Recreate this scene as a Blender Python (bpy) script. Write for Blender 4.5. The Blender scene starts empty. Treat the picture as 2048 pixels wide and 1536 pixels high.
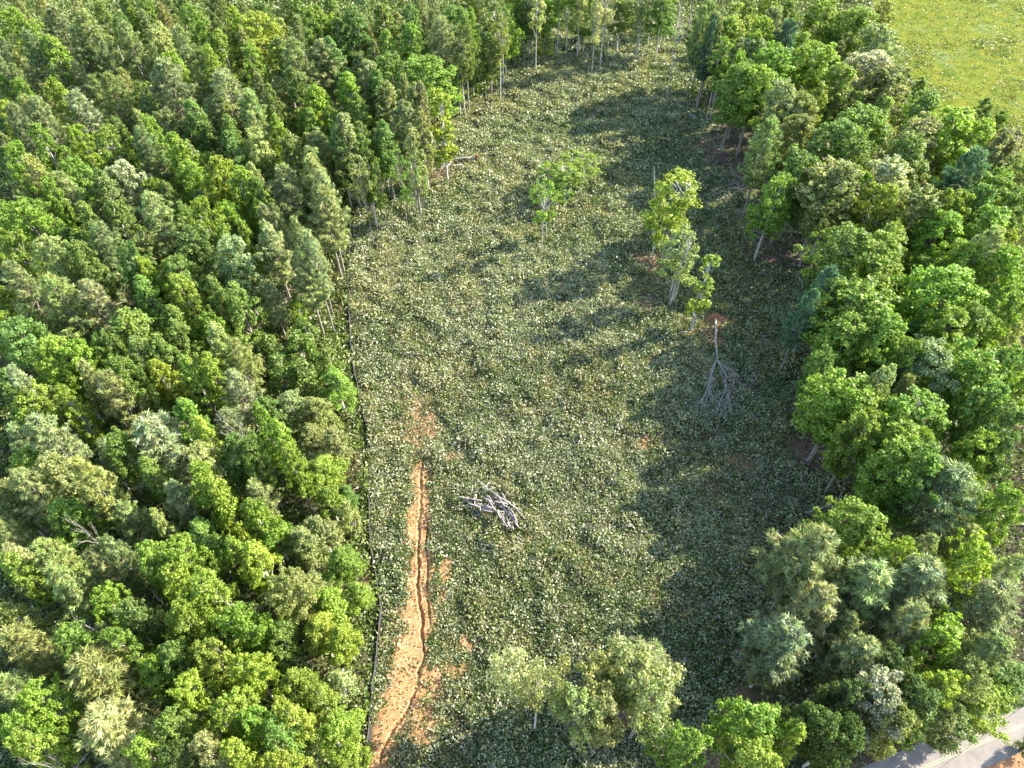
import bpy, math, random
import numpy as np
from mathutils import Vector, Matrix

# ---------------------------------------------------------------- camera, sky, sun, exposure
sc = bpy.context.scene
COL = sc.collection
H = 100.0                      # flying height above the ground
PITCH = math.radians(50.3)     # camera looks this far below the horizon
F = 1421.0                     # focal length in pixels of the 2048 px wide photograph
cd = bpy.data.cameras.new('camera'); cam = bpy.data.objects.new('camera', cd); COL.objects.link(cam)
cam.location = (0, 0, H); cam.rotation_euler = (math.pi/2 - PITCH, 0, 0)
cd.sensor_width = 36; cd.lens = 36*F/2048; cd.clip_end = 3000; cd.clip_start = 1
sc.camera = cam
SUN_EL = math.radians(33); SUN_AZ = math.radians(21)       # azimuth from +X towards +Y
w = bpy.data.worlds.new('World'); sc.world = w; w.use_nodes = True
nt = w.node_tree; bg = nt.nodes['Background']
sky = nt.nodes.new('ShaderNodeTexSky'); sky.sky_type = 'NISHITA'; sky.sun_disc = False
sky.sun_elevation = SUN_EL; sky.sun_rotation = math.pi/2 - SUN_AZ
nt.links.new(sky.outputs[0], bg.inputs[0]); bg.inputs[1].default_value = 0.15
sd = bpy.data.lights.new('sun', 'SUN'); sun = bpy.data.objects.new('sun', sd); COL.objects.link(sun)
sd.energy = 4.2; sd.angle = math.radians(0.5); sd.color = (1, 0.93, 0.80)
sdir = Vector((math.cos(SUN_EL)*math.cos(SUN_AZ), math.cos(SUN_EL)*math.sin(SUN_AZ), math.sin(SUN_EL)))
sun.rotation_euler = sdir.to_track_quat('Z', 'Y').to_euler(); sun.location = (150, 60, 120)
sc.view_settings.view_transform = 'Standard'; sc.view_settings.look = 'None'
sc.view_settings.exposure = 1.85; sc.view_settings.gamma = 1
sc.cycles.max_bounces = 5; sc.cycles.diffuse_bounces = 3; sc.cycles.transmission_bounces = 3
sc.cycles.glossy_bounces = 2; sc.cycles.caustics_reflective = False

random.seed(5); RNG = np.random.default_rng(11)
CT, ST = math.cos(PITCH), math.sin(PITCH)

def G(u, v, z=0.0):
    """world point at height z seen at photograph pixel (u, v)"""
    a = (u-1024)/F; b = (v-768)/F
    dx, dy, dz = a, CT - ST*b, -ST - CT*b
    t = (z - H)/dz
    return (dx*t, dy*t, z)
def proj(x, y, z):
    dz = z - H
    d = y*CT - dz*ST
    return 1024 + F*x/d, 768 - F*(y*ST + dz*CT)/d
def mpp(u, v, z):
    x, y, _ = G(u, v, z)
    return (y*CT + (H-z)*ST)/F

# ---------------------------------------------------------------- noise and polygons
def vnoise(x, y, s, seed=0):
    x = np.asarray(x, float)/s + 1000.0; y = np.asarray(y, float)/s + 1000.0
    xi = np.floor(x).astype(np.int64); yi = np.floor(y).astype(np.int64); fx = x-xi; fy = y-yi
    fx = fx*fx*(3-2*fx); fy = fy*fy*(3-2*fy)
    def h(i, j):
        n = (i*374761393 + j*668265263 + seed*974711) & 0x7fffffff
        n = ((n ^ (n >> 13))*1274126177) & 0x7fffffff
        return ((n ^ (n >> 16)) & 0xffff)/65535.0
    return (h(xi, yi)*(1-fx)+h(xi+1, yi)*fx)*(1-fy) + (h(xi, yi+1)*(1-fx)+h(xi+1, yi+1)*fx)*fy
def fbm(x, y, s, seed=0): return (vnoise(x, y, s, seed)*4 + vnoise(x, y, s/2, seed+7)*2 + vnoise(x, y, s/4, seed+13))/7
def inside(poly, x, y):
    x = np.asarray(x, float); y = np.asarray(y, float); r = np.zeros(x.shape, bool); n = len(poly)
    for i in range(n):
        x1, y1 = poly[i][:2]; x2, y2 = poly[(i+1) % n][:2]
        if y1 == y2: continue
        r ^= ((y1 > y) != (y2 > y)) & (x < (x2-x1)*(y-y1)/(y2-y1) + x1)
    return r
def dist_line(pts, x, y):
    """distance to a polyline and the parameter (index) of the nearest point"""
    x = np.asarray(x, float); y = np.asarray(y, float); best = np.full(x.shape, 1e9); par = np.zeros(x.shape)
    for i in range(len(pts)-1):
        ax, ay = pts[i][:2]; bx, by = pts[i+1][:2]; L = (bx-ax)**2 + (by-ay)**2
        t = np.clip(((x-ax)*(bx-ax) + (y-ay)*(by-ay))/L, 0, 1)
        d = np.hypot(x-ax-t*(bx-ax), y-ay-t*(by-ay)); m = d < best
        best = np.where(m, d, best); par = np.where(m, i+t, par)
    return best, par
def ss(a, b, x): t = np.clip((x-a)/(b-a), 0, 1); return t*t*(3-2*t)

FENCE = [G(*p) for p in [(723,1640),(729,1536),(738,1450),(746,1370),(755,1290),(762,1215),(752,1150),(741,1095),(738,1000),(737,920),(734,860),(716,780),(703,720),(699,640),(697,560),(700,450)]]
CLEAR = [G(*p) for p in [(700,1950),(723,1640),(729,1536),(746,1370),(762,1215),(741,1095),(737,920),(716,780),(699,640),(700,450),(730,405),(800,385),(850,330),(880,262),(930,205),(1000,178),(1040,120),(1100,70),(1200,40),
         (1380,40),(1385,130),(1375,200),(1430,250),(1480,320),(1545,380),(1570,450),(1655,520),(1640,620),(1645,800),(1650,900),(1720,980),(1700,1080),(1600,1180),(1540,1260),(1500,1350),(1460,1450),(1440,1700),(1400,1950)]]
MEADOW = [G(*p, 13) for p in [(1775,-100),(1785,60),(1790,150),(1860,190),(1935,205),(2000,235),(2120,290)]] + [(330,130,0),(420,400,0),(180,420,0)]
TRACK = [(846,800,.2),(845,850,.5),(842,905,.8),(841,960,1.3),(839,1020,1.4),(838,1100,1.45),(838,1180,1.6),(835,1250,2.0),(824,1310,2.3),(811,1370,2.3),(792,1430,2.1),(764,1500,1.8),(741,1560,1.7),(700,1700,1.7)]
TP = [G(a, b) for a, b, c in TRACK]; TW = np.array([c for a, b, c in TRACK])
RUTS = [([G(*p) for p in [(850,905),(842,960),(839,1020),(836,1080),(837,1130),(835,1165),(839,1200),(845,1235),(843,1262),(848,1308),(837,1340),(834,1370),(815,1422),(785,1462),(766,1500),(755,1540)]], .30, .55),
        ([G(*p) for p in [(849,1010),(855,1060),(853,1090),(856,1140),(853,1180),(859,1215),(862,1260)]], .24, .4),
        ([G(*p) for p in [(862,1290),(850,1312),(848,1320)]], .3, .3),
        ([G(*p) for p in [(842,1372),(826,1412),(800,1462),(775,1500)]], .3, .2)]
# bare or thin places: u, v, radius across (m), radius along (m), soil (1 red clay .. 0 brown litter), strength
BARE = [(868,345,6.5,5,.30,.85),(900,338,4,3,.35,.7),(800,350,3,4,.5,.7),(978,1018,2.6,2.4,.2,.8),(1308,530,4.2,5.5,.25,1),(1300,600,3,4,.1,.8),(1432,640,2.6,2.6,.8,1),(1415,665,4,3.5,.45,.8),(1540,505,5,6,.15,1),(1590,515,6,7,.05,1),(1640,560,3,12,.0,1),
        (1632,700,2.5,14,.0,1),(1640,820,2.5,9,.0,.9),(1625,905,4.2,4.5,.15,1),(1290,885,1.6,1.4,.8,.9),(1480,925,2.6,1.8,.5,.7),(1430,975,2.2,1.5,.5,.6),(1065,605,1.6,1.3,.9,.8),(1030,620,2,1,.8,.6),
        (930,1282,.9,1.2,1,1),(946,1298,.7,1,1,1),(928,1335,.8,1.2,1,.9),(876,1368,1.4,2.2,1,1),(900,1345,1.2,1.2,1,.6),(850,1440,1.6,1.6,1,.9),(845,1480,1.4,1.2,1,.7),(905,912,2.6,1.3,.7,.8),(800,860,2.2,3.2,.6,.6),
        (850,840,3.6,5,.7,.75),(830,800,3,4,.6,.5),(1240,890,1.8,2,.6,.5),(880,245,2.6,9,.7,.8),(860,275,2,5,.7,.8),(675,548,1.6,1.6,.9,1),(680,615,1.6,1.8,.9,.9),(740,410,2.2,1.6,.5,.9),(730,435,3,1,.4,.6),
        (600,590,4,4,.1,1),(700,930,1.8,2.5,.6,.7),(695,985,1.8,2.4,.6,.7),(735,1160,.7,2,.7,.7),(1440,300,9,11,.05,1),(1480,260,7,10,.05,1),(1500,350,4,4,.35,1),(1450,215,5,8,.05,1),(1370,140,4,9,.05,.6),
        (1530,1265,2.2,3.2,.5,1),(1505,1330,2.4,3.6,.5,1),(1490,1390,2.6,3,.55,1),(1465,1450,2.4,3.4,.35,1),(1450,1510,2.6,3.2,.3,1),(1440,1580,2.6,3.2,.3,1),(1690,1010,3.8,3.4,.05,1),(1660,1050,2.6,3,.05,.8),(1730,960,4,4,.0,1),
        (1420,870,2,1,.5,.4),(1100,770,1.4,.8,.8,.6),(1170,740,1.8,.8,.6,.5),(1330,690,2,1,.7,.5),(1300,720,2.4,1,.5,.4),(980,800,1.2,.8,.6,.3),(890,1140,.8,3,.9,.9),(885,1190,.8,2,.9,.8),(1245,1440,1.6,1.4,.6,.9),(1150,1480,3,1,.5,.6),(1360,1210,2.5,2.5,.5,.35),(1310,1180,1.5,4,.5,.3)]
BARE = [(G(u, v)[0], G(u, v)[1], a, b, s, k) for u, v, a, b, s, k in BARE]
ROAD_A, ROAD_B = G(1720, 1536), G(2048, 1398)
rd = Vector((ROAD_B[0]-ROAD_A[0], ROAD_B[1]-ROAD_A[1])).normalized(); rn = Vector((-rd.y, rd.x))
ROAD_W = abs((G(2048,1502)[0]-ROAD_A[0])*rn.x + (G(2048,1502)[1]-ROAD_A[1])*rn.y)
def road_q(x, y):   # distance into the road strip from its wood-side edge
    return -((x-ROAD_A[0])*rn.x + (y-ROAD_A[1])*rn.y)

def masks(x, y):
    """bare: 0 plants .. 1 bare; clay: soil redness; wood: 1 inside the woods; mead: meadow"""
    wob = (fbm(x, y, 3.0, 3)-.5)
    bare = np.zeros(np.shape(x)); clay = np.full(np.shape(x), .06)
    d, p = dist_line(TP, x, y); wd = np.interp(p, np.arange(len(TW)), TW)
    t = 1-ss(wd*.55, wd*1.6, d + wob*2.6 + (vnoise(x, y, .7, 88)-.5)*1.6)
    fade = ss(0, 3.2, p)
    t = t*np.clip(.1+ss(.5, 3.6, p), 0, 1); bare = np.maximum(bare, t); clay = np.where(t > .02, 1.0, clay)
    for bx, by, ra, rb, s, k in BARE:
        dd = np.hypot((x-bx)/ra, (y-by)/rb) + wob*1.3
        m = k*(1-ss(.55, 1.25, dd)); clay = np.where((m > .12) & (m > bare*.8), s, clay); bare = np.maximum(bare, m)
    cl = inside(CLEAR, x, y); me = inside(MEADOW, x, y)
    return bare, clay, cl, me

def zground(x, y):
    x = np.asarray(x, float); y = np.asarray(y, float)
    z = (fbm(x, y, 30, 21)-.5)*.7*ss(0, 1, np.ones_like(x))
    z = z*ss(-2, 4, np.abs(road_q(x, y)-ROAD_W/2)-ROAD_W/2-1)      # level by the road
    for pts, wdt, dep in RUTS:
        d, p = dist_line(pts, x + .5*(fbm(x, y, 2.2, 5)-.5) + .35*(vnoise(x, y, .6, 6)-.5), y)
        ends = np.clip(np.minimum(p, len(pts)-1-p)*1.5, 0, 1)
        z = z - dep*(1-ss(wdt*.35, wdt, d))*ends*(.35+.9*vnoise(x, y, 2.5, 14)) + .06*(1-ss(wdt, wdt*2.2, d))*ends
    d, p = dist_line(TP, x, y)
    z = z - .12*(1-ss(1, 3, d)) + (fbm(x, y, 1.2, 31)-.5)*.10*(1-ss(2, 6, d))
    return z

# ---------------------------------------------------------------- materials
def nodes(name):
    m = bpy.data.materials.new(name); m.use_nodes = True; t = m.node_tree
    for n in list(t.nodes): t.nodes.remove(n)
    return m, t, t.nodes.new('ShaderNodeOutputMaterial')
def N(t, kind, **kw):
    n = t.nodes.new(kind)
    for k, v in kw.items():
        if k.startswith('i_'): n.inputs[k[2:].replace('_', ' ')].default_value = v
        else: setattr(n, k, v)
    return n
def mixc(t, mode, fac, a, b):
    n = t.nodes.new('ShaderNodeMix'); n.data_type = 'RGBA'; n.blend_type = mode
    for s, val in ((n.inputs[0], fac), (n.inputs[6], a), (n.inputs[7], b)):
        if isinstance(val, bpy.types.NodeSocket): t.links.new(val, s)
        else: s.default_value = val if not isinstance(val, tuple) else (val+(1,))[:4]
    return n.outputs[2]

def leaf_mat(name, use_obj=True, rough=.5, transl=.42, spec=.3):
    m, t, out = nodes(name)
    at = N(t, 'ShaderNodeAttribute', attribute_name='tint')
    if use_obj:
        oi = N(t, 'ShaderNodeObjectInfo'); c = mixc(t, 'MULTIPLY', 1.0, oi.outputs['Color'], at.outputs['Color'])
    else: c = at.outputs['Color']
    p = N(t, 'ShaderNodeBsdfPrincipled'); t.links.new(c, p.inputs['Base Color'])
    p.inputs['Roughness'].default_value = rough; p.inputs['Specular IOR Level'].default_value = spec
    tr = N(t, 'ShaderNodeBsdfTranslucent')
    hs = mixc(t, 'MULTIPLY', 1.0, c, (1.25, 1.35, .55)); t.links.new(hs, tr.inputs[0])
    mx = N(t, 'ShaderNodeMixShader'); mx.inputs[0].default_value = transl
    t.links.new(p.outputs[0], mx.inputs[1]); t.links.new(tr.outputs[0], mx.inputs[2]); t.links.new(mx.outputs[0], out.inputs[0])
    return m
M_LEAF = leaf_mat('leaves'); M_NEED = leaf_mat('needles', rough=.55, transl=.3, spec=.25)
M_COVER = leaf_mat('ground_leaves', use_obj=False, rough=.45, transl=.25, spec=.5)

def bark_mat(name, c1, c2, scale=1.2):
    m, t, out = nodes(name)
    tc = N(t, 'ShaderNodeTexCoord'); mp = N(t, 'ShaderNodeMapping'); mp.inputs['Scale'].default_value = (3, 3, .7)
    nz = N(t, 'ShaderNodeTexNoise'); nz.inputs['Scale'].default_value = scale; nz.inputs['Detail'].default_value = 6
    t.links.new(tc.outputs['Object'], mp.inputs[0]); t.links.new(mp.outputs[0], nz.inputs['Vector'])
    rp = N(t, 'ShaderNodeValToRGB'); rp.color_ramp.elements[0].position = .35; rp.color_ramp.elements[1].position = .65
    rp.color_ramp.elements[0].color = c1+(1,); rp.color_ramp.elements[1].color = c2+(1,)
    t.links.new(nz.outputs[0], rp.inputs[0])
    p = N(t, 'ShaderNodeBsdfPrincipled'); p.inputs['Roughness'].default_value = .85
    t.links.new(rp.outputs[0], p.inputs['Base Color'])
    bp = N(t, 'ShaderNodeBump'); bp.inputs['Strength'].default_value = .5; bp.inputs['Distance'].default_value = .05
    t.links.new(nz.outputs[0], bp.inputs['Height']); t.links.new(bp.outputs[0], p.inputs['Normal'])
    t.links.new(p.outputs[0], out.inputs[0]); return m
M_BARK = bark_mat('bark', (.16,.13,.11), (.34,.30,.26)); M_PALE = bark_mat('pale_bark', (.34,.31,.28), (.60,.56,.52))
M_DEAD = bark_mat('dead_wood', (.20,.18,.16), (.44,.41,.37)); M_DARK = bark_mat('dark_bark', (.05,.04,.035), (.12,.10,.085))
M_LOG = bark_mat('log_wood', (.13,.11,.10), (.42,.38,.34)); M_ROOT = bark_mat('root_clay', (.30,.12,.06), (.45,.22,.12), 4)
M_POST = bark_mat('post_wood', (.16,.13,.10), (.28,.24,.18), 4)

def ground_mat():
    m, t, out = nodes('ground_soil'); L = t.links.new
    at = N(t, 'ShaderNodeAttribute', attribute_name='soil')        # r clay, g mossy floor with leafy shade painted in, b meadow
    sp = N(t, 'ShaderNodeSeparateColor'); L(at.outputs['Color'], sp.inputs[0])
    tc = N(t, 'ShaderNodeTexCoord')
    def noise(s, d=6, r=.6):
        n = N(t, 'ShaderNodeTexNoise'); n.inputs['Scale'].default_value = s; n.inputs['Detail'].default_value = d; n.inputs['Roughness'].default_value = r
        L(tc.outputs['Object'], n.inputs['Vector']); return n.outputs[0]
    def ramp(src, stops):
        r = N(t, 'ShaderNodeValToRGB'); L(src, r.inputs[0]); e = r.color_ramp.elements
        while len(e) < len(stops): e.new(.5)
        for q, (p_, c_) in zip(e, stops): q.position = p_; q.color = c_+(1,)
        return r.outputs[0]
    n1 = noise(2.2); n2 = noise(.25, 4); n3 = noise(9, 4, .7); n4 = noise(.06, 5)
    clay = ramp(n1, [(.3, (.36,.16,.065)), (.5, (.47,.24,.11)), (.72, (.58,.36,.20))])
    litter = ramp(n3, [(.3, (.055,.040,.034)), (.5, (.12,.085,.070)), (.7, (.24,.18,.15))])
    moss = ramp(n3, [(.3, (.018,.028,.010)), (.7, (.085,.10,.035))])  # mossy green kept dark, leafy shade between the plants is put into the colour
    mead = ramp(n2, [(.3, (.075,.13,.008)), (.5, (.15,.18,.010)), (.75, (.23,.21,.02))])
    mead2 = mixc(t, 'MIX', ramp(n4, [(.55, (0,0,0)), (.70, (1,1,1))]), mead, (.16,.21,.06))
    mead3 = mixc(t, 'MULTIPLY', .8, mead2, ramp(n3, [(.35, (.35,.4,.35)), (.55, (1,1,1))]))
    c = mixc(t, 'MIX', sp.outputs[0], litter, clay)
    c = mixc(t, 'MIX', sp.outputs[1], c, moss)
    c = mixc(t, 'MIX', sp.outputs[2], c, mead3)
    p = N(t, 'ShaderNodeBsdfPrincipled'); p.inputs['Roughness'].default_value = .95; p.inputs['Specular IOR Level'].default_value = .15
    L(c, p.inputs['Base Color'])
    bp = N(t, 'ShaderNodeBump'); bp.inputs['Strength'].default_value = .9; bp.inputs['Distance'].default_value = .12
    L(n3, bp.inputs['Height']); L(bp.outputs[0], p.inputs['Normal']); L(p.outputs[0], out.inputs[0]); return m
M_GROUND = ground_mat()
def flat_mat(name, c1, c2, scale, rough=.9):
    m, t, out = nodes(name)
    tc = N(t, 'ShaderNodeTexCoord'); nz = N(t, 'ShaderNodeTexNoise'); nz.inputs['Scale'].default_value = scale; nz.inputs['Detail'].default_value = 8; nz.inputs['Roughness'].default_value = .7
    t.links.new(tc.outputs['Object'], nz.inputs['Vector'])
    c = N(t, 'ShaderNodeValToRGB'); c.color_ramp.elements[0].position = .32; c.color_ramp.elements[1].position = .68
    c.color_ramp.elements[0].color = c1+(1,); c.color_ramp.elements[1].color = c2+(1,)
    t.links.new(nz.outputs[0], c.inputs[0])
    p = N(t, 'ShaderNodeBsdfPrincipled'); p.inputs['Roughness'].default_value = rough
    t.links.new(c.outputs[0], p.inputs['Base Color']); t.links.new(p.outputs[0], out.inputs[0]); return m
M_ASPH = flat_mat('asphalt', (.18,.155,.135), (.27,.24,.21), .5); M_LINE = flat_mat('road_paint', (.30,.26,.19), (.50,.42,.24), 6)
M_EDGE = flat_mat('edge_paint', (.5,.5,.48), (.7,.7,.68), 3)
M_FAB = flat_mat('black_fabric', (.015,.015,.018), (.04,.04,.045), 2, .7); M_WIRE = flat_mat('wire', (.03,.03,.03), (.05,.05,.05), 2, .5)

# ---------------------------------------------------------------- mesh helpers
def link_mesh(name, V, Fq, mat, parent=None, tint=None, smooth=False):
    me = bpy.data.meshes.new(name)
    V = np.asarray(V, np.float32); Fq = np.asarray(Fq, np.int32); nf, k = Fq.shape
    me.vertices.add(len(V)); me.vertices.foreach_set('co', V.ravel())
    me.loops.add(nf*k); me.loops.foreach_set('vertex_index', Fq.ravel())
    me.polygons.add(nf); me.polygons.foreach_set('loop_start', np.arange(0, nf*k, k, dtype=np.int32)); me.polygons.foreach_set('loop_total', np.full(nf, k, np.int32))
    if tint is not None:
        at = me.attributes.new('tint', 'FLOAT_COLOR', 'FACE'); c = np.ones((nf, 4), np.float32); c[:, :3] = tint; at.data.foreach_set('color', c.ravel())
    me.update(calc_edges=True); me.materials.append(mat)
    if smooth: me.polygons.foreach_set('use_smooth', np.ones(nf, bool))
    o = bpy.data.objects.new(name, me); COL.objects.link(o); o.parent = parent
    return o
def unit(a): return a/np.maximum(np.linalg.norm(a, axis=-1, keepdims=True), 1e-9)
def cards(P, Nrm, L, W, rng, along=None, bend=.18):
    """diamond leaves at P with normals Nrm, length L, width W; returns verts, quads"""
    n = len(P); r = unit(rng.normal(size=(n, 3))) if along is None else unit(along + .25*rng.normal(size=(n, 3)))
    Nrm = unit(Nrm); T = unit(r - Nrm*np.sum(r*Nrm, 1, keepdims=True)); B = np.cross(Nrm, T)
    L = np.broadcast_to(L, (n,))[:, None]; W = np.broadcast_to(W, (n,))[:, None]
    V = np.stack([P - T*L*.5, P + B*W*.5 + T*L*.05, P + T*L*.5 - Nrm*L*bend, P - B*W*.5 + T*L*.05], 1).reshape(-1, 3)
    return V, np.arange(n*4).reshape(n, 4)
class Tubes:
    def __init__(s): s.V = []; s.F = []
    def add(s, pts, rad, n=6):
        pts = [Vector(p) for p in pts]; base = len(s.V); m = len(pts)
        if not hasattr(rad, '__len__'): rad = [rad]*m
        for i, p in enumerate(pts):
            d = (pts[min(i+1, m-1)] - pts[max(i-1, 0)]).normalized()
            a = d.cross(Vector((.13, .29, .95)) if abs(d.z) < .9 else Vector((1, .1, 0))).normalized(); b = d.cross(a)
            for k in range(n):
                q = 2*math.pi*k/n; s.V.append(p + (a*math.cos(q) + b*math.sin(q))*rad[i])
        for i in range(m-1):
            for k in range(n):
                k2 = (k+1) % n; s.F.append((base+i*n+k, base+i*n+k2, base+(i+1)*n+k2, base+(i+1)*n+k))
        for e, o in ((0, 1), (m-1, -1)):    # end caps as a fan of quads
            for k in range(1, n-1, 2):
                q = (base+e*n, base+e*n+k, base+e*n+k+1, base+e*n+(k+2 if k+2 < n else k+1))
                if q[2] != q[3]: s.F.append(q if o < 0 else q[::-1])
    def build(s, name, mat, parent=None):
        return link_mesh(name, [tuple(v) for v in s.V], s.F, mat, parent, smooth=True)
def bow(p, q, k=4, sag=0, jit=0, rnd=random):
    p = Vector(p); q = Vector(q); L = (q-p).length; out = []
    for i in range(k+1):
        t = i/k; v = p.lerp(q, t); v.z += sag*math.sin(math.pi*t)
        if 0 < i < k: v += Vector((rnd.uniform(-1,1), rnd.uniform(-1,1), rnd.uniform(-1,1)))*jit*L
        out.append(v)
    return out
def thing(name, label, cat, loc=(0,0,0), group=None):
    o = bpy.data.objects.new(name, None); COL.objects.link(o); o.empty_display_size = .5
    o.location = loc; o['label'] = label; o['category'] = cat
    if group: o['group'] = group
    return o
def tag(o, label, cat, group=None, kind=None):
    o['label'] = label; o['category'] = cat
    if group: o['group'] = group
    if kind: o['kind'] = kind
    return o

# ---------------------------------------------------------------- ground
def axis(segs):
    out = []
    for a, b, st in segs: out += list(np.arange(a, b, st))
    return np.array(out + [segs[-1][1]])
gx = axis([(-1200,-300,60),(-300,-100,8),(-100,-26,2),(-26,-7,.1),(-7,60,1.5),(60,140,2.5),(140,400,10),(400,1200,60)])
gy = axis([(-400,-40,40),(-40,10,4),(10,80,.25),(80,160,1.2),(160,320,3),(320,1500,40)])
X, Y = np.meshgrid(gx, gy); Z = zground(X, Y)
bare, clay, cl, me_ = masks(X, Y)
g_v = np.stack([X, Y, Z], -1).reshape(-1, 3); nx, ny = len(gx), len(gy)
idx = np.arange(nx*ny).reshape(ny, nx)
g_f = np.stack([idx[:-1,:-1], idx[:-1,1:], idx[1:,1:], idx[1:,:-1]], -1).reshape(-1, 4)
ground = link_mesh('ground', g_v, g_f, M_GROUND, smooth=True); ground['kind'] = 'structure'
ca = ground.data.color_attributes.new('soil', 'FLOAT_COLOR', 'POINT')
mossy = np.where(cl, (1-bare)*.9, .55)  # amount of the mossy colour that carries the painted leaf shade
side = road_q(X, Y); verge = np.where(side > 3, 1., .4)*ss(-1.2, -.1, side + (fbm(X, Y, 4, 9)-.5)*2)*(side < 40)
clay2 = np.clip(np.maximum(clay*np.where(cl, 1, .6), verge*.75), 0, 1)*np.where(me_, 0, 1)
mossy = mossy*(1-verge)
far = (side > ROAD_W+2)
cc = np.stack([clay2, mossy, me_.astype(float), np.ones_like(X)], -1).reshape(-1, 4).astype(np.float32)
ca.data.foreach_set('color', cc.ravel())

# road
def strip(name, q0, q1, z, mat, s0=-60, s1=90, parent=None, n=30):
    V = []; Fc = []
    for i in range(n+1):
        s = s0 + (s1-s0)*i/n
        for q in (q0, q1): V.append((ROAD_A[0]+rd.x*s-rn.x*q, ROAD_A[1]+rd.y*s-rn.y*q, z))
    for i in range(n): Fc.append((2*i, 2*i+1, 2*i+3, 2*i+2))
    return link_mesh(name, V, Fc, mat, parent)
road = strip('road', 0, ROAD_W, .09, M_ASPH); road['kind'] = 'structure'
for q in (ROAD_W*.5-.17, ROAD_W*.5+.07):
    s = strip('centre_line', q, q+.11, .094, M_LINE); s['kind'] = 'structure'
# thin curb of asphalt thickness
for q in (0, ROAD_W):
    V = []; Fc = []
    for i in range(2):
        s = -60 + 150*i
        for z in (-.3, .09): V.append((ROAD_A[0]+rd.x*s-rn.x*q, ROAD_A[1]+rd.y*s-rn.y*q, z))
    e = link_mesh('road_edge', V, [(0,1,3,2)], M_ASPH); e['kind'] = 'structure'

# ---------------------------------------------------------------- ground cover (stuff)
def cover(name, label, cat, n_try, box, keep, size, hgt, palette, per=6, seed=1, spread=.35, nz=.8, fence_gap=0):
    rng = np.random.default_rng(seed)
    x = rng.uniform(box[0], box[1], n_try); y = rng.uniform(box[2], box[3], n_try)
    pu, pv = proj(x, y, 0.0); vis = (pu > -40) & (pu < 2090) & (pv > -60) & (pv < 1600) ; x, y = x[vis], y[vis]
    k = rng.uniform(size=len(x)) < keep(x, y)
    if fence_gap: k &= dist_line(FENCE, x, y)[0] > fence_gap
    x, y = x[k], y[k]; n = len(x)
    hh = hgt(x, y); sz = size(x, y)
    xx = np.repeat(x, per) + rng.normal(size=n*per)*np.repeat(sz, per)*spread*3; yy = np.repeat(y, per) + rng.normal(size=n*per)*np.repeat(sz, per)*spread*3
    zz = zground(xx, yy) + np.repeat(hh, per)*rng.uniform(.35, 1.05, n*per)
    nn = rng.normal(size=(n*per, 3)); nn[:, 2] = np.abs(nn[:, 2])*.7 + nz
    s = np.repeat(sz, per)*rng.uniform(.6, 1.35, n*per)
    V, Fq = cards(np.stack([xx, yy, zz], 1), nn, s*1.12, s*.58, rng)
    pal = np.array([p[1] for p in palette]); wts = palette_w(palette, x, y)
    cum = np.cumsum(wts, 1); r = rng.uniform(size=(n, 1))*cum[:, -1:]; ci = (r > cum).sum(1)
    c = np.repeat(pal[np.minimum(ci, len(pal)-1)], per, 0)*rng.uniform(.65, 1.35, (n*per, 1))
    o = link_mesh(name, V, Fq, M_COVER, tint=c.astype(np.float32))
    return tag(o, label, cat, kind='stuff')
def palette_w(pal, x, y): return np.stack([np.broadcast_to(p[0](x, y) if callable(p[0]) else p[0], x.shape) for p in pal], 1)

def dcl(x, y): return (y*CT + H*ST)/F*2      # metres per render pixel
hn = lambda x, y: fbm(x, y, 2.6, 41)
def keep_clear(x, y):
    b, c, cl_, m = masks(x, y)
    return np.where(cl_, (1-b)**1.05*(.55+.45*ss(.25, .5, vnoise(x, y, 1.5, 77))) + .11, 0)*(road_q(x, y) < -2)
lush = lambda x, y: ss(.42, .62, fbm(x, y, 14, 51))
cover('bramble_cover', 'waist high brambles and weeds with pale glinting leaves covering the cleared ground', 'undergrowth', 300000, (-48, 72, 5, 250),
      keep_clear, lambda x, y: .21+dcl(x, y)*1.0, lambda x, y: (.18+1.1*ss(.35, .75, hn(x, y)))*(1-.7*masks(x, y)[0]),
      [(lambda x, y: .9+0*x, (.27,.29,.145)), (lambda x, y: 1.6-.7*lush(x, y), (.42,.43,.27)), (.45, (.51,.52,.38)), (lambda x, y: .4+1.3*lush(x, y), (.10,.16,.04)),
       (lambda x, y: .3+2.2*ss(.5, .68, fbm(x, y, 9, 61)), (.35,.32,.14)), (.35, (.15,.24,.035)), (lambda x, y: .2+.8*ss(.5, .7, fbm(x, y, 7, 63)), (.10,.085,.05))], seed=3, nz=.25, fence_gap=.45)
def keep_wood(x, y):
    b, c, cl_, m = masks(x, y); lf = x < -5
    return np.where(cl_ | m, 0, np.where(lf, .9, .45)*(1-b))*(road_q(x, y) < -1.5)
cover('forest_undergrowth', 'low green bushes and seedlings growing under the trees of the woods', 'undergrowth', 420000, (-190, 150, 5, 300),
      keep_wood, lambda x, y: .30+dcl(x, y)*1.1, lambda x, y: .4+1.6*ss(.3, .8, hn(x, y)),
      [(1, (.14,.20,.035)), (.8, (.22,.27,.06)), (.5, (.06,.11,.02)), (.4, (.38,.39,.22))], seed=5, nz=.3)
def keep_mead(x, y):
    b, c, cl_, m = masks(x, y); return np.where(m, .35+.65*ss(.5, .6, fbm(x, y, 12, 71)), 0)
cover('meadow_grass', 'short yellow green grass and pale weeds of the open meadow', 'grass', 60000, (100, 260, 130, 320),
      keep_mead, lambda x, y: .16+dcl(x, y)*.9, lambda x, y: .06+.3*ss(.5, .7, fbm(x, y, 12, 71)),
      [(1, (.17,.21,.012)), (1, (.25,.24,.02)), (lambda x, y: 1.2*ss(.56, .68, fbm(x, y, 12, 71)), (.30,.34,.14)), (.4, (.09,.15,.01))], per=4, seed=7)
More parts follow.
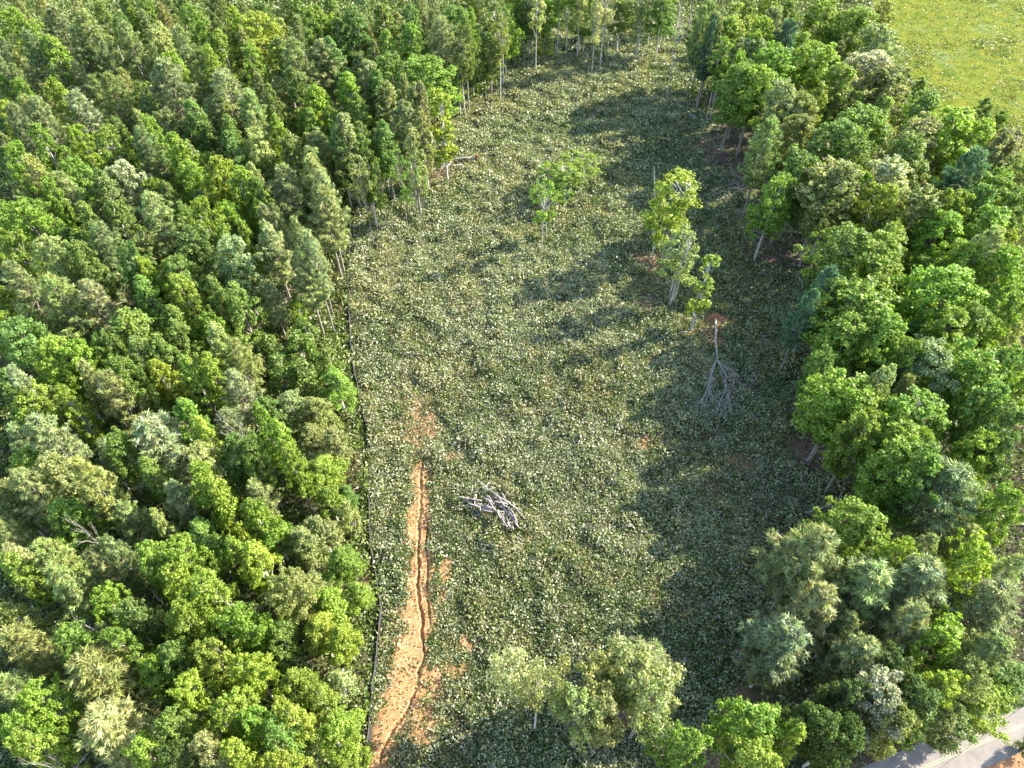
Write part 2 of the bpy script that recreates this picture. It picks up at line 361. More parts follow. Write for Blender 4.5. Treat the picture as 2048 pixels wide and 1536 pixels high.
def keep_verge(x, y):
    q = road_q(x, y); return ((q > -3.5) & (q < -.25))*.85 + ((q > ROAD_W+.4) & (q < ROAD_W+25))*.22*ss(.5, .7, fbm(x, y, 3, 8))
cover('verge_grass', 'rough green and straw grass along the edges of the road', 'grass', 26000, (30, 110, 0, 60),
      keep_verge, lambda x, y: .22+0*x, lambda x, y: .25+0*x, [(1, (.12,.18,.03)), (.6, (.26,.27,.10)), (.4, (.20,.14,.07))], per=5, seed=9)

# ---------------------------------------------------------------- tree prototypes (one mesh of each, shared by all copies)
def tint_rand(n, rng, lo=.35, hi=1.75): return (np.ones((n, 3))*rng.uniform(lo, hi, (n, 1))*np.stack([rng.uniform(.88, 1.12, n), np.ones(n), rng.uniform(.8, 1.2, n)], 1)).astype(np.float32)
PROTO = {}
def lobes_crown(kind, var, h, R, z0, nl, lr, ncard, leaf, profile, sparse=0, stems=1):
    rng = np.random.default_rng(100*var + sum(map(ord, kind))); rnd = random.Random(var*7+ord(kind[0]))
    C = []; Rl = []
    offs = rng.uniform(0, 6.28, 3)
    for i in range(nl):
        t = rng.uniform(0, 1)**.8; a = rng.uniform(0, 2*math.pi)
        rr = R*profile(t)*(.85+.28*math.sin(a*2+offs[0])*1 + .17*math.sin(3*a+offs[1]+5*t)+.12*math.sin(5*a+offs[2]+9*t))*(.3+.72*math.sqrt(rng.uniform()))
        z = z0 + (h-z0)*t*.95; r = lr*rng.uniform(.65, 1.35)*(1-.35*t)
        C.append((math.cos(a)*rr, math.sin(a)*rr, z)); Rl.append(r)
    C.append((0, 0, h-lr*.7)); Rl.append(lr*.7); C = np.array(C); Rl = np.array(Rl)
    k = rng.choice(len(C), ncard, p=Rl**2/np.sum(Rl**2))
    d = unit(rng.normal(size=(ncard, 3)) + np.array([0, 0, .35]))
    rad = Rl[k]*rng.uniform(.35, 1.28, ncard)
    P = C[k] + d*rad[:, None]*np.array([1, 1, .8])
    ax = np.stack([0*P[:,0], 0*P[:,0], np.full(len(P), (z0+h)/2)], 1)
    Nn = unit(d)*.55 + unit(P-ax)*.35 + np.array([0,0,.3]) + rng.normal(size=P.shape)*.62
    s = leaf*rng.uniform(.65, 1.4, ncard)
    V, Fq = cards(P, Nn, s, s*.78, rng)
    tb = Tubes()
    for st in range(stems):
        bx = rnd.uniform(-.8,.8)*(stems > 1); by = rnd.uniform(-.8,.8)*(stems > 1); tx = rnd.uniform(-.5,.5)+bx*2; ty = rnd.uniform(-.5,.5)+by*2
        r0 = {'T': .19, 'V': .17, 'L': .12, 'M': .10}.get(kind, .26)
        pts = [Vector((bx, by, -.4)), Vector((bx, by, .3)), Vector((bx+tx*.3, by+ty*.3, h*.35)), Vector((bx+tx*.6, by+ty*.6, h*.65)), Vector((bx+tx, by+ty, h*.95))]
        tb.add(pts, [r0*1.4, r0*1.1, r0*.85, r0*.5, r0*.12], 7)
        for j in range(26//stems):
            i = rnd.randrange(nl); c = Vector(C[i]); zz = max(z0*.8, c.z-rnd.uniform(1.5, 4))
            p0 = Vector((bx+tx*zz/h, by+ty*zz/h, zz)); tb.add(bow(p0, c, 3, .2, .05, rnd), [r0*.42*(1-zz/h)+.04, .07, .045, .02], 4)
    return dict(crown=(V, Fq, tint_rand(len(Fq), rng)), wood=(tb.V, tb.F), h=h, R=R, leaf=M_LEAF)
def pine_crown(kind, var, h, R, z0, ntuft=14, dead=0.0):
    rng = np.random.default_rng(300+var); rnd = random.Random(var+50); tb = Tubes()
    tb.add([(0,0,-.4),(0,0,.3),(rnd.uniform(-.2,.2),rnd.uniform(-.2,.2),h*.5),(0,0,h)], [.34,.28,.19,.04], 7)
    T = []; D = []
    z = z0
    while z < h-.3:
        t = (z-z0)/(h-z0); nb = rnd.choice([4,5,6])
        Lw = R*min(1, .45+t*2.2)*(1-t)**.62*rnd.uniform(.75, 1.15)
        a0 = rnd.uniform(0, 6.28)
        for b in range(nb):
            a = a0 + b*6.283/nb + rnd.uniform(-.3,.3); L = max(.6, Lw*rnd.uniform(.6, 1.2)); up = .12+.5*t
            e = Vector((math.cos(a)*L, math.sin(a)*L, z+L*up+rnd.uniform(-.2,.4))); p0 = Vector((0,0,z))
            tb.add(bow(p0, e, 3, -.12*L, .02, rnd), [.09*(1-t)+.03, .06*(1-t)+.02, .035, .015], 4)
            k = int(ntuft*L/R)+3; side = Vector((-math.sin(a), math.cos(a), 0))
            for j in range(k):
                q = rnd.uniform(.32, 1.02)**.8; wv = (1.05-q)*L*.55+.15
                pt = p0.lerp(e, q) + side*rnd.uniform(-1,1)*wv + Vector((0,0,-.12*L*math.sin(math.pi*q)+rnd.uniform(-.1,.22)))
                T.append(pt[:]); D.append((Vector((math.cos(a), math.sin(a), .0))*.6+Vector((0,0,.55))+side*rnd.uniform(-.5,.5))[:])
        z += rnd.uniform(.55, .95)
    for j in range(10): T.append((rnd.uniform(-.3,.3), rnd.uniform(-.3,.3), h-rnd.uniform(0,.9))); D.append((0,0,1))
    T = np.array(T); D = unit(np.array(D)); per = 13; n = len(T)*per
    dd = unit(np.repeat(D, per, 0) + rng.normal(size=(n, 3))*.5)
    L = .72*rng.uniform(.7, 1.3, n); P = np.repeat(T, per, 0) + dd*L[:, None]*.5
    V, Fq = cards(P, rng.normal(size=(n, 3)) + np.array([0,0,.5]), L, .12, rng, along=dd*4, bend=.05)
    return dict(crown=(V, Fq, np.repeat(tint_rand(len(T), rng, .45, 1.6), per, 0)), wood=(tb.V, tb.F), h=h, R=R, leaf=M_NEED)
def bare_tree(var, h, spread=.5):
    rnd = random.Random(var+900); tb = Tubes()
    def br(p, d, L, r, dep):
        q = p + d*L; mid = p.lerp(q, .5) + Vector((rnd.uniform(-1,1), rnd.uniform(-1,1), rnd.uniform(-1,1)))*L*.05
        tb.add([p, mid, q], [r, r*.8, r*.55], 5 if dep < 2 else 3)
        if dep >= 4: return
        for k in range(rnd.choice([2, 3]) if dep else 3):
            nd = (d + Vector((rnd.uniform(-1,1), rnd.uniform(-1,1), rnd.uniform(-.35,.7)))*spread).normalized(); br(q if k < 2 else mid, nd, L*rnd.uniform(.5,.78), r*.55, dep+1)
    tb.add([(0,0,-.4),(0,0,h*.3),(.1,.1,h*.45)], [.24,.19,.16], 6)
    br(Vector((.1,.1,h*.45)), Vector((rnd.uniform(-.15,.15), .1, 1)).normalized(), h*.2, .14, 0)
    for k in range(7):
        z = h*rnd.uniform(.3,.6); a = rnd.uniform(0,6.28); br(Vector((.05,.05,z)), Vector((math.cos(a), math.sin(a), .5)).normalized(), h*.12, .07, 2)
    return dict(crown=None, wood=(tb.V, tb.F), h=h, R=3.0, leaf=None)

rnd_prof = lambda t: math.sqrt(max(.02, 1-(2*t-.85)**2*.75)) if t < .93 else .5
con_prof = lambda t: (.55+.45*min(1, t*3.5))*(1-t)**.55+.12
for v in range(4):
    PROTO['B', v] = lobes_crown('B', v, 20, 4.2, 8.0 - v*.4, 170, .70, 13000, .31, rnd_prof)
    PROTO['C', v] = lobes_crown('C', v, 20, 3.2, 6.0, 120, .62, 11500, .28, con_prof)
for v in range(4): PROTO['P', v] = pine_crown('P', v, 22, 4.6, 8.5)
for v in range(3): PROTO['Q', v] = pine_crown('Q', v+10, 20, 4.6, 6.0, ntuft=17)
for v in range(2):
    PROTO['M', v] = lobes_crown('M', v, 20, 3.4, 6.5, 58, .85, 5000, .34, rnd_prof, stems=4)
    PROTO['T', v] = lobes_crown('T', v, 24, 2.6, 9.5, 40, .85, 3400, .34, lambda t: .55+.45*math.sin(3.1*t))         # tall thin tree with high sparse crown
    PROTO['V', v] = lobes_crown('V', v, 18, 1.2, 4.0, 34, .62, 3000, .30, lambda t: 1.0)  # vine-clad pole
    PROTO['L', v] = lobes_crown('L', v, 18, 3.2, 8, 26, .7, 1700, .34, rnd_prof)         # thin open crown
    PROTO['W', v] = lobes_crown('W', v, 21, 4.4, 11, 70, .85, 4300, .33, rnd_prof)
    PROTO['S', v] = lobes_crown('S', v, 7, 1.9, 1.0, 30, .62, 2400, .26, con_prof)        # sapling
for v in range(3): PROTO['D', v] = bare_tree(v, 18)
KN = {'B': ('broadleaf_tree', 'tree'), 'C': ('conical_tree', 'conical tree'), 'P': ('pine_tree', 'pine tree'), 'Q': ('pine_tree', 'pine tree'), 'M': ('broadleaf_tree', 'tree'), 'T': ('slender_tree', 'tree'),
      'V': ('slender_tree', 'tree'), 'L': ('slender_tree', 'tree'), 'W': ('broadleaf_tree', 'tree'), 'S': ('young_tree', 'young tree'), 'D': ('dead_tree', 'dead tree')}
COLS = {'y': (.28,.36,.055), 'b': (.225,.325,.05), 'g': (.175,.26,.06), 'o': (.22,.26,.08), 'p': (.26,.31,.12), 's': (.34,.38,.17), 'q': (.30,.34,.12), 't': (.11,.20,.11), 'd': (.10,.16,.04), 'w': (.38,.39,.25), 'r': (.27,.26,.13)}
CW = {'y': 'yellow green', 'b': 'bright green', 'g': 'mid green', 'o': 'olive', 'p': 'grey green', 's': 'silvery', 'q': 'straw green', 't': 'dark teal', 'd': 'dark green', 'w': 'whitish', 'r': 'brownish'}
MESH = {}
TREES = []
PLAN = []
def plant(x, y, h, wid, kind, col, label=None, wood=None, pri=1): PLAN.append([x, y, h, wid, kind, col, label, wood, pri])
def build_tree(x, y, h, wid, kind, col, label=None, wood=None, lean=(0, 0), var=None):
    """stand one tree at x, y; wid = crown width in metres"""
    vs = [k[1] for k in PROTO if k[0] == kind]; v = random.choice(vs) if var is None else var % len(vs)
    pr = PROTO[kind, v]
    if wood is None: wood = {'P': M_BARK, 'Q': M_BARK, 'D': M_DEAD}.get(kind, random.choice([M_BARK, M_PALE, M_BARK]))
    sh = h/pr['h']; sw = max(.55, min(1.7, wid/(2*pr['R']*.95)))
    root = bpy.data.objects.new(KN[kind][0], None); COL.objects.link(root)
    root.location = (x, y, float(zground(x, y))); root.rotation_euler = (lean[0], lean[1], random.uniform(0, 6.28)); root.scale = (sw, sw, sh); root.empty_display_size = .5
    for part in ('trunk', 'crown'):
        if part == 'crown' and pr['crown'] is None: continue
        key = (kind, v, part, wood.name if part == 'trunk' else '')
        if key not in MESH:
            if part == 'trunk': o = link_mesh('trunk', [tuple(q) for q in pr['wood'][0]], pr['wood'][1], wood, smooth=True)
            else: o = link_mesh('crown', *pr['crown'][:2], pr['leaf'], tint=pr['crown'][2])
            MESH[key] = o
        else:
            o = MESH[key].copy(); COL.objects.link(o)
        o.parent = root
        if part == 'crown':
            c = np.array(COLS[col])*random.uniform(.86, 1.16)*np.array([random.uniform(.9, 1.12), 1, random.uniform(.85, 1.2)])
            o.color = (*c, 1)
    TREES.append(dict(o=root, x=x, y=y, h=h, w=wid, kind=kind, col=col, label=label)); return root

# trees named by where their top stands: crops of the survey (offset and scale), then "u v width kindcolour"
SURVEY = [
 (0, 0, .342, 21, """30 20 220 Bb;300 20 260 Pp;120 90 170 Cb;270 180 230 Cb;160 170 220 Pp;480 60 270 Pp;430 150 200 Pp;870 60 110 Cb;720 120 220 Pp;900 120 180 Bs;1090 0 160 Bb;1350 10 160 Cb;1480 50 260 By;1270 150 170 Cb;
 1450 230 170 By;1200 240 140 By;980 280 180 Bb;1040 150 220 Pp;1820 40 270 Cg;950 340 350 Pp;1290 400 330 Pp;1450 520 260 Pp;1700 220 270 Pp;1880 220 270 Pp;1700 370 220 Cg;1840 480 170 By;2010 400 170 Cg;290 430 190 Cb;90 440 170 Bb;
 430 520 270 Ps;60 600 230 Pp;200 560 230 Pp;620 420 230 Po;200 700 210 Cb;60 810 170 Bb;600 720 230 Bb;1100 560 220 Cg;1310 640 170 Cg;1600 640 170 Cy;850 640 140 By;1000 750 260 Cb;810 730 250 Pp;1320 740 210 Cg;1480 720 220 Bs;
 1680 760 200 Co;1830 740 170 Bq;1800 830 220 Co;1250 890 220 By;680 920 220 Bw;560 960 220 Co;400 900 230 Bb;160 900 230 Pq;1380 940 220 Cb;1650 960 310 Pp;330 990 260 Pp;860 1120 310 Ps;460 1150 170 Cg;640 1150 220 Cg;100 1150 310 Bb;
 50 1330 220 Bb;1150 1130 170 By;1270 1230 150 Cb;1400 1260 120 Cb;1100 1300 260 Bg;560 1300 310 Pp;1330 1370 260 Bs;1560 1310 260 Ps;820 1480 100 By;1010 1480 210 Bg;720 1400 180 Bg;1750 1450 240 Ps;1870 1080 280 Pp;260 1010 150 Bb;560 150 200 Pp;
 1960 80 200 Cg;1620 200 190 Cg;1560 460 150 Cg;1950 700 180 Cg;1480 1010 130 Bg;240 1360 250 Bq;420 1380 200 Bg"""),
 (600, 0, .342, 22, """60 10 180 Bb;140 60 180 Bb;300 10 200 Cg;480 0 200 Cg;640 0 170 Cg;500 150 170 Cb;640 110 190 Cb;820 90 260 Ps;960 80 170 Po;720 310 330 Bb;520 290 250 Bg;400 330 180 Bp;270 400 230 Cb;80 470 190 Cy;440 380 200 Cg;
 500 450 200 Cp;240 640 230 Cq;90 720 170 Cq;40 830 190 Cp;120 990 230 Ps;60 900 250 Pp;600 560 220 Cp;700 600 150 Cq;820 530 130 Vy;350 760 170 Cg;900 20 260 Bg;160 190 200 Cg;320 520 200 Cg;640 700 170 Cs;480 680 190 Cg;930 120 150 Vo;560 820 120 Lg;
 440 900 130 Lg;330 880 150 Lq;650 880 120 Lg"""),
 (1200, 0, .414, 22, """530 0 190 Pp;640 70 150 Cb;750 160 170 Bs;680 0 170 Ty;850 30 200 Pp;800 60 130 Bb;1100 -10 280 Bb;1270 20 240 By;870 210 230 Bb;1000 140 140 Cb;1060 190 230 Bb;920 90 170 Pt;1370 100 200 Bs;1330 230 260 Bw;1080 380 120 Cy;1000 440 200 Bo;
 1430 320 270 Bo;1600 430 190 Bg;1290 500 300 Bb;1170 560 220 Bg;1740 520 380 By;1590 560 240 Bq;1860 560 170 By;1830 720 270 Pt;1990 620 220 Br;1950 810 220 Bb;1150 770 320 Bq;1430 750 220 Bw;980 540 200 Bo;830 570 210 Pp;990 710 220 Bg;1400 870 190 By;
 1590 900 260 Bo;1740 910 190 Bb;1920 1000 250 Bb;1920 1100 230 Ps;1700 1010 230 Bb;1430 1080 230 Bb;1230 1090 270 Bg;1370 1160 350 Bb;1820 1160 230 Bb;1730 1290 350 Bb;2010 1190 230 Bb;1300 1360 430 Bb;1120 1280 190 Pt;2020 1360 220 Bb;
 1130 860 200 Bo;1530 640 230 Bg;690 300 200 Bg;780 300 220 Bb;1180 300 200 Bb;1270 650 200 Bg;2030 900 200 Bg;1880 880 180 Bg;560 60 170 Po;900 380 200 Bs"""),
 (1200, 500, .414, 21, """1250 300 270 Bb;1440 290 230 Bb;1740 270 230 Bb;1650 450 270 Bs;1850 470 320 Bb;1400 545 150 Bs;1235 610 330 Bb;1570 690 330 Bb;1500 810 300 Bb;1930 620 200 Bg;1600 950 260 Bg;1750 950 190 Bo;1900 870 220 By;1490 930 280 Bb;1300 1240 290 Bb;
 1740 1060 420 Qp;1080 1370 350 Qs;1480 1390 170 Bb;1880 1400 230 By;2010 1140 190 Bb;1560 420 200 Bb;2000 460 200 Bg;2020 740 220 Bg;1960 860 200 Bd;1110 470 150 Bg;1040 180 150 Pt;1330 780 200 Bb;1850 250 200 Bg;1640 150 260 Bg"""),
 (1200, 900, .414, 19, """1330 560 350 Qs;1590 550 370 Qs;1950 660 370 Qp;1090 670 300 Qs;930 850 330 Qs;1300 930 270 Qs;1720 840 260 Bb;1950 910 270 Qp;210 980 390 Qs;430 1360 220 Bb;790 1270 280 Bb;980 1320 170 Cy;1400 1120 310 Bw;1600 1160 240 Bd;
 1110 1260 240 Bd;1240 1330 230 Bd;20 1180 250 Bq;1460 1000 250 Bd;1500 1250 200 Bo;1720 1090 220 By;1560 750 230 Qs;1850 1020 200 Bo;820 1470 300 By;1250 1130 200 Bd"""),
 (600, 1011, .342, 21, """1270 880 330 Ws;1400 980 250 Wq;1720 930 380 Wq;1990 860 380 Ws;1660 1110 330 Wq;2080 1040 330 Wq"""),
 (0, 500, .342, 20, """50 60 270 Pq;280 150 350 Pq;500 170 270 Ps;700 330 350 Cg;800 130 220 Cg;1030 130 220 By;1000 20 220 Bb;1220 130 190 Cg;1350 170 260 Cg;50 390 300 Bg;250 500 300 Bb;400 520 230 Bb;590 450 190 Bg;680 600 230 Bg;480 650 230 Pq;
 890 620 200 Cy;1080 600 220 Cy;1190 580 200 Cy;130 790 260 By;340 780 180 Bb;60 670 220 Ps;200 960 320 Ps;610 700 300 Pq;920 930 210 Cb;850 980 390 Qs;1150 960 170 Cy;1350 900 220 Ds;1490 870 170 Cb;1600 980 220 Cb;1130 1130 260 Bq;
 1350 1080 260 Bg;1130 1230 250 Cb;1220 1320 260 Cy;250 1190 260 Bq;100 1280 320 Pq;450 1220 300 Pq;1650 1100 200 Cb;1450 1440 230 Cb;760 480 200 Cg;900 480 190 Cg;1450 1080 190 Bg;640 1050 200 Bg;1000 380 180 Cg;1230 400 200 Cq;1050 850 230 Cb"""),
 (0, 1011, .342, 19, """450 50 260 Ds;230 200 260 Qq;880 0 130 Cq;820 220 230 Bb;1000 200 260 Bb;980 330 300 Bb;1340 180 220 Cy;1450 210 260 Cy;1150 400 260 Bb;540 250 310 Pp;560 470 170 Bb;1350 490 220 Ds;1030 560 260 Bb;1330 590 300 Bb;30 280 180 By;
 60 720 320 Qq;350 700 230 Bg;500 620 260 Dr;640 720 200 Bb;1180 800 260 By;950 820 200 Bg;480 880 460 Qq;1400 880 260 By;550 1220 430 Qs;1040 1020 220 By;1300 1130 300 By;1650 1160 230 By;1450 1200 230 Bb;780 1380 260 Bb;1150 1370 220 Bq;
 80 1340 220 By;30 1230 160 Bb;1600 1280 260 Bg;150 1060 260 Bb;190 1440 230 Dr;960 1220 220 Bg;600 180 230 Pp;700 550 230 Bg;1650 380 280 Bq;980 1400 200 Bd;1350 1400 240 By;1600 1450 240 By;300 350 250 Qq"""),
 (0, 500, .342, 11, """1750 630 220 Sg;1950 700 230 Cb;1860 1210 260 Cb;1730 1250 200 Cb;1400 560 230 Cq;1600 600 200 Sg;1680 820 220 Cq;1830 860 220 Cq;1560 480 180 Sg;1720 450 200 Sg;1800 1020 220 Co;1940 1040 200 Cq;1750 380 170 Sg;1900 560 170 Sg"""),
 (0, 1011, .342, 12, """1750 130 260 Cq;1850 60 230 Cq;1980 240 230 Cb;1750 400 300 Cq;1900 500 300 Cb;1850 640 260 Cy;1980 700 220 Cy;1700 970 260 Cb;1830 1050 230 By;1950 1250 260 By;2000 1420 230 By;1600 700 230 Bg;1550 60 230 Cb"""),
]
 
mind = []
SURVEY.append((1200, 900, .414, 11, "1860 1130 270 By;1720 1220 250 Bg;1590 1310 240 Bd;1430 1400 230 Bd;1990 1040 250 Bg;1660 1260 200 Bo;1500 1360 220 Bg;1320 1430 220 Bd;1930 1090 220 Bb"))
SURVEY.append((0, 0, 1, 7, "1100 322 56 Lb;1150 296 60 Lb;1188 308 56 Lb;1080 362 44 Lb;1130 372 40 Lb;1165 330 50 Lg;1125 340 60 Lb"))
SURVEY.append((0, 0, 1, 16, "1050 0 60 Bg;1090 -10 60 Bb;1165 -8 60 Bg;1245 -10 60 Bg;1330 -10 55 Bg;1010 30 60 Bb;980 60 60 Bg"))
def free(x, y, d):
    return all((x-a)**2 + (y-b)**2 > (d*.5+r)**2 for a, b, r in mind)
for ox, oy, s, h0, txt in SURVEY:
    for it in txt.replace('\n', '').split(';'):
        f = it.split(); u = ox + float(f[0])*s; v = oy + float(f[1])*s; wpx = float(f[2])*s
        h = h0*random.uniform(.93, 1.08)*(1.05 if f[3][0] in 'P' else 1)
        x, y, _ = G(u, v+6, h); wm = wpx*mpp(u, v, h)*(1.3 if f[3][0] == 'Q' else 1.12 if u > 1300 else .98)
        if road_q(x, y) > -1.0: continue
        plant(x, y, h, wm, f[3][0], f[3][1]); mind.append((x, y, min(wm, 6)*.36))
# trees named by the foot of the trunk in the photograph: u, v, height, crown width, kind, colour, wood, label
FOOT = [
 (1318,522,23,11,'M','y',M_PALE,'many stemmed yellow green tree standing alone in the clearing on a bare brown patch'),
 (1338,606,20,6.4,'M','q',M_PALE,'slimmer pale tree just below the many stemmed lone tree in the clearing'),
 (1382,660,19,2.8,'V','b',M_PALE,'narrow leaf wrapped tree right of the lone clump, foot beside the uprooted tree'),
 (1508,520,21,8.2,'B','b',M_PALE,'bright green tree standing in front of the right wood on pale forked trunks'),
 (1083,505,19,5.2,'L','b',M_PALE,'thin open crowned tree in the middle of the clearing with slim pale stems'),
 (1092,478,13,5.4,'L','b',M_PALE,'low leafy bright green tree behind the thin stems in mid clearing'),
 (1130,392,9,8,'L','b',M_PALE,'bright green spreading tree in the upper middle of the clearing'),
 (1616,525,24,10,'B','q',M_PALE,'tall tree at the right wood edge with bundled pale trunks'),
 (1648,520,22,6,'B','b',M_PALE,None), (1570,485,21,4.6,'B','g',M_DARK,None),
 (1332,203,27,3.2,'D','s',M_PALE,'tallest bare pale tree at the far end of the clearing, nearly leafless'),
 (1395,218,24,6.5,'P','p',M_BARK,None),(1372,200,24,5.5,'P','p',M_BARK,None),(1390,225,23,5,'P','t',M_BARK,None),(1412,242,22,4,'T','g',M_PALE,None),(1419,243,21,4,'T','b',M_PALE,None),
 (1441,262,21,5,'B','b',M_BARK,None),(1455,280,21,5,'B','g',M_BARK,None),(1494,306,20,5.5,'B','g',M_BARK,None),(1470,230,22,5,'B','b',M_BARK,None),
 (1001,202,23,4.2,'T','o',M_PALE,None),(1006,175,23,4.6,'T','g',M_PALE,None),(989,158,24,6.0,'T','o',M_PALE,None),(930,232,21,4,'T','o',M_PALE,None),(921,232,15,2.2,'V','y',M_PALE,None),(948,192,14,2.0,'V','g',M_PALE,None),
 (1071,147,24,4.4,'T','s',M_PALE,None),(1058,116,25,5,'T','s',M_PALE,None),(1063,104,25,5,'T','g',M_PALE,None),(1113,113,25,5,'T','g',M_PALE,None),(1132,110,25,4.5,'T','b',M_PALE,None),(1154,117,24,5,'T','s',M_PALE,None),
 (1166,106,25,5,'T','g',M_PALE,None),(1199,140,25,4.6,'T','s',M_PALE,None),(1183,150,22,3.4,'T','s',M_PALE,None),(1215,103,26,4.5,'T','w',M_PALE,None),(1226,76,26,4,'D','s',M_PALE,None),(1272,120,22,3.2,'V','s',M_PALE,None),(1294,96,24,4,'T','g',M_PALE,None),
 (1270,122,24,4,'T','q',M_PALE,None),(1310,122,25,4.5,'T','g',M_PALE,None),(1325,95,26,4.5,'T','y',M_PALE,None),(1248,66,26,5,'T','g',M_PALE,None),(1100,60,26,6,'B','g',M_BARK,None),(1140,45,26,6,'B','g',M_BARK,None),(1030,70,26,6,'B','b',M_BARK,None),
 (1180,40,26,6,'B','g',M_BARK,None),(1040,105,18,5,'B','b',M_BARK,None),(1080,85,12,5,'B','b',M_BARK,None),(1090,120,9,5,'S','b',M_BARK,None),(1165,90,9,5,'S','b',M_BARK,None),(1270,60,24,5,'T','g',M_PALE,None),(1350,70,25,5,'T','g',M_PALE,None),(1375,60,25,6,'B','g',M_BARK,None),
 (889,314,18,3.0,'V','y',M_PALE,None),(858,330,21,4.4,'P','s',M_PALE,None),(846,328,21,4,'T','o',M_PALE,None),(840,332,20,4,'P','s',M_BARK,None),(801,324,20,4,'T','g',M_PALE,None),(826,316,21,5,'P','p',M_BARK,None),(778,383,18,4.6,'T','g',M_PALE,None),(726,407,18,4,'T','g',M_PALE,None),
 (706,407,18,4,'T','q',M_PALE,None),(742,390,19,4,'T','g',M_PALE,None),(681,505,19,5.0,'P','s',M_BARK,None),(672,495,20,4.8,'P','p',M_BARK,None),(664,500,19,4.4,'P','s',M_BARK,None),(669,665,24,5.5,'P','s',M_BARK,None),(645,638,24,5,'P','p',M_BARK,None),(667,632,19,3.6,'P','s',M_BARK,None),
 (583,618,21,4.6,'P','p',M_DARK,None),(578,572,20,4.4,'P','s',M_BARK,None),(598,580,19,4,'P','s',M_BARK,None),(592,562,19,4,'P','p',M_BARK,None),(522,650,18,4,'C','g',M_PALE,None),(326,665,18,6,'C','g',M_PALE,None),
 (1648,918,20,6.5,'B','b',M_PALE,'bright green tree whose pale trunk foot shows on bare soil at right clearing edge'),(1747,1000,19,6.4,'B','b',M_PALE,None),(1756,1020,19,6,'B','g',M_PALE,None),
 (1552,1243,17,6,'Q','s',M_PALE,'silvery pine leaning over the lower right edge of the clearing, thick trunk showing'),(1500,1374,15,6,'Q','p',M_PALE,None),
 (1864,369,14,7.5,'B','y',M_DARK,'golden green tree on a dark leaning trunk near the meadow'),(2040,1500,4,2.4,'S','d',M_DARK,'small dark green tree growing on the far side of the road'),
 (1242,1436,22,9,'W','q',M_DARK,'pale green broadleaf at the bottom edge with a dark slanting trunk')]
for u, v, h, wm, k, c, wd, lb in FOOT:
    x, y, _ = G(u, v); plant(x, y, h, wm, k, c, lb, wd, pri=2); mind.append((x, y, 1.6))
# the rest of the woods
def clear_dist(x, y): return float(dist_line(CLEAR + [CLEAR[0]], np.array([x]), np.array([y]))[0][0])
nfill = 0; GAPS = [G(*p)[:2] for p in [(1450,955),(1370,1170),(1300,1280),(1290,100)]]
for i in range(9000):
    y = random.uniform(8, 275); x = random.uniform(-.80*(y*CT+H*ST)-4, .80*(y*CT+H*ST)+6)
    if inside(CLEAR, x, y) or inside(MEADOW, x, y) or road_q(x, y) > -2.2: continue
    cdist = clear_dist(x, y)
    left = x < -5
    if cdist < ((6.0 if y > 85 else 2.0) if left else 2.5): continue
    if any(abs(-(x-gx_)*.36+(y-gy_)*.93) < 3.2 and 0 < (x-gx_)*.93+(y-gy_)*.36 < 62 for gx_, gy_ in GAPS): continue
    if float(dist_line(MEADOW, np.array([x]), np.array([y]))[0][0]) < 3: continue
    h = random.uniform(14, 19) if cdist > 9 or not left else random.uniform(6, 12)
    pu, pv = proj(x, y, h); p2, q2 = proj(x, y, 2)
    if not (-30 < pu < 2078 and -30 < pv and q2 > -10) or pv > 1560: continue
    if not free(x, y, 4.2 if h > 12 else 2.8): continue
    if y > 120 and 25 < x < 80 and cdist < 6: continue
    r = random.random(); n = fbm(x, y, 30, 99)
    if h < 12: k, c = random.choice([('C','b'),('S','q'),('S','g'),('C','g'),('S','b')])
    elif left: k, c = ('P', random.choice('ppsq')) if r < .22+.5*(n > .52) else (random.choice('BCC'), random.choice('bbggoyq'))
    else: k, c = ('P', random.choice('pt')) if r < .1 else ((random.choice('QP'), random.choice('sp')) if pv > 1050 and pu > 1500 and random.random() < .6 else (random.choice('BBC'), random.choice('bbggyq')))
    wm = random.uniform(5, 6.8) if h > 12 else random.uniform(3, 4.5)
    plant(x, y, h, wm, k, c, pri=0); mind.append((x, y, wm*.36)); nfill += 1
# leave out the trees that nothing is seen of: a coarse depth map of the crowns
GW, GH = 512, 384
zb = np.full((GH, GW), 1e9); ib = np.full((GH, GW), -1); yy_, xx_ = np.mgrid[0:GH, 0:GW]
for i, p in enumerate(PLAN):
    x, y, h, wm, k = p[:5]; low = {'B': .42, 'C': .33, 'T': .45, 'D': .4}.get(k, .4)
    n = max(3, int(h*(1-low)/1.2))
    for j in range(n):
        t = (j+.5)/n; z = h*(low+(1-low)*t); r = wm*.5*math.sqrt(max(.1, 1-(2*t-.9)**2*.8))*.9
        if k == 'C': r = wm*.5*(1-t)**.5*.95
        u, v = proj(x, y, z); d = y*CT-(z-H)*ST; rr = F*r/d*GW/2048; u *= GW/2048; v *= GH/1536
        a0, a1, b0, b1 = int(max(0, v-rr)), int(min(GH, v+rr+1)), int(max(0, u-rr)), int(min(GW, u+rr+1))
        if a0 >= a1 or b0 >= b1: continue
        m = ((xx_[a0:a1, b0:b1]-u)**2 + (yy_[a0:a1, b0:b1]-v)**2 < rr*rr) & (zb[a0:a1, b0:b1] > d)
        zb[a0:a1, b0:b1][m] = d; ib[a0:a1, b0:b1][m] = i
cnt = np.bincount(ib[ib >= 0], minlength=len(PLAN))
for p, c in zip(PLAN, cnt):
    if p[8] == 2 or c >= (22 if p[8] == 0 else 8):
        build_tree(*p[:8])
from collections import Counter
print('TREES', len(PLAN), len(TREES), nfill, Counter(t['kind'] for t in TREES))

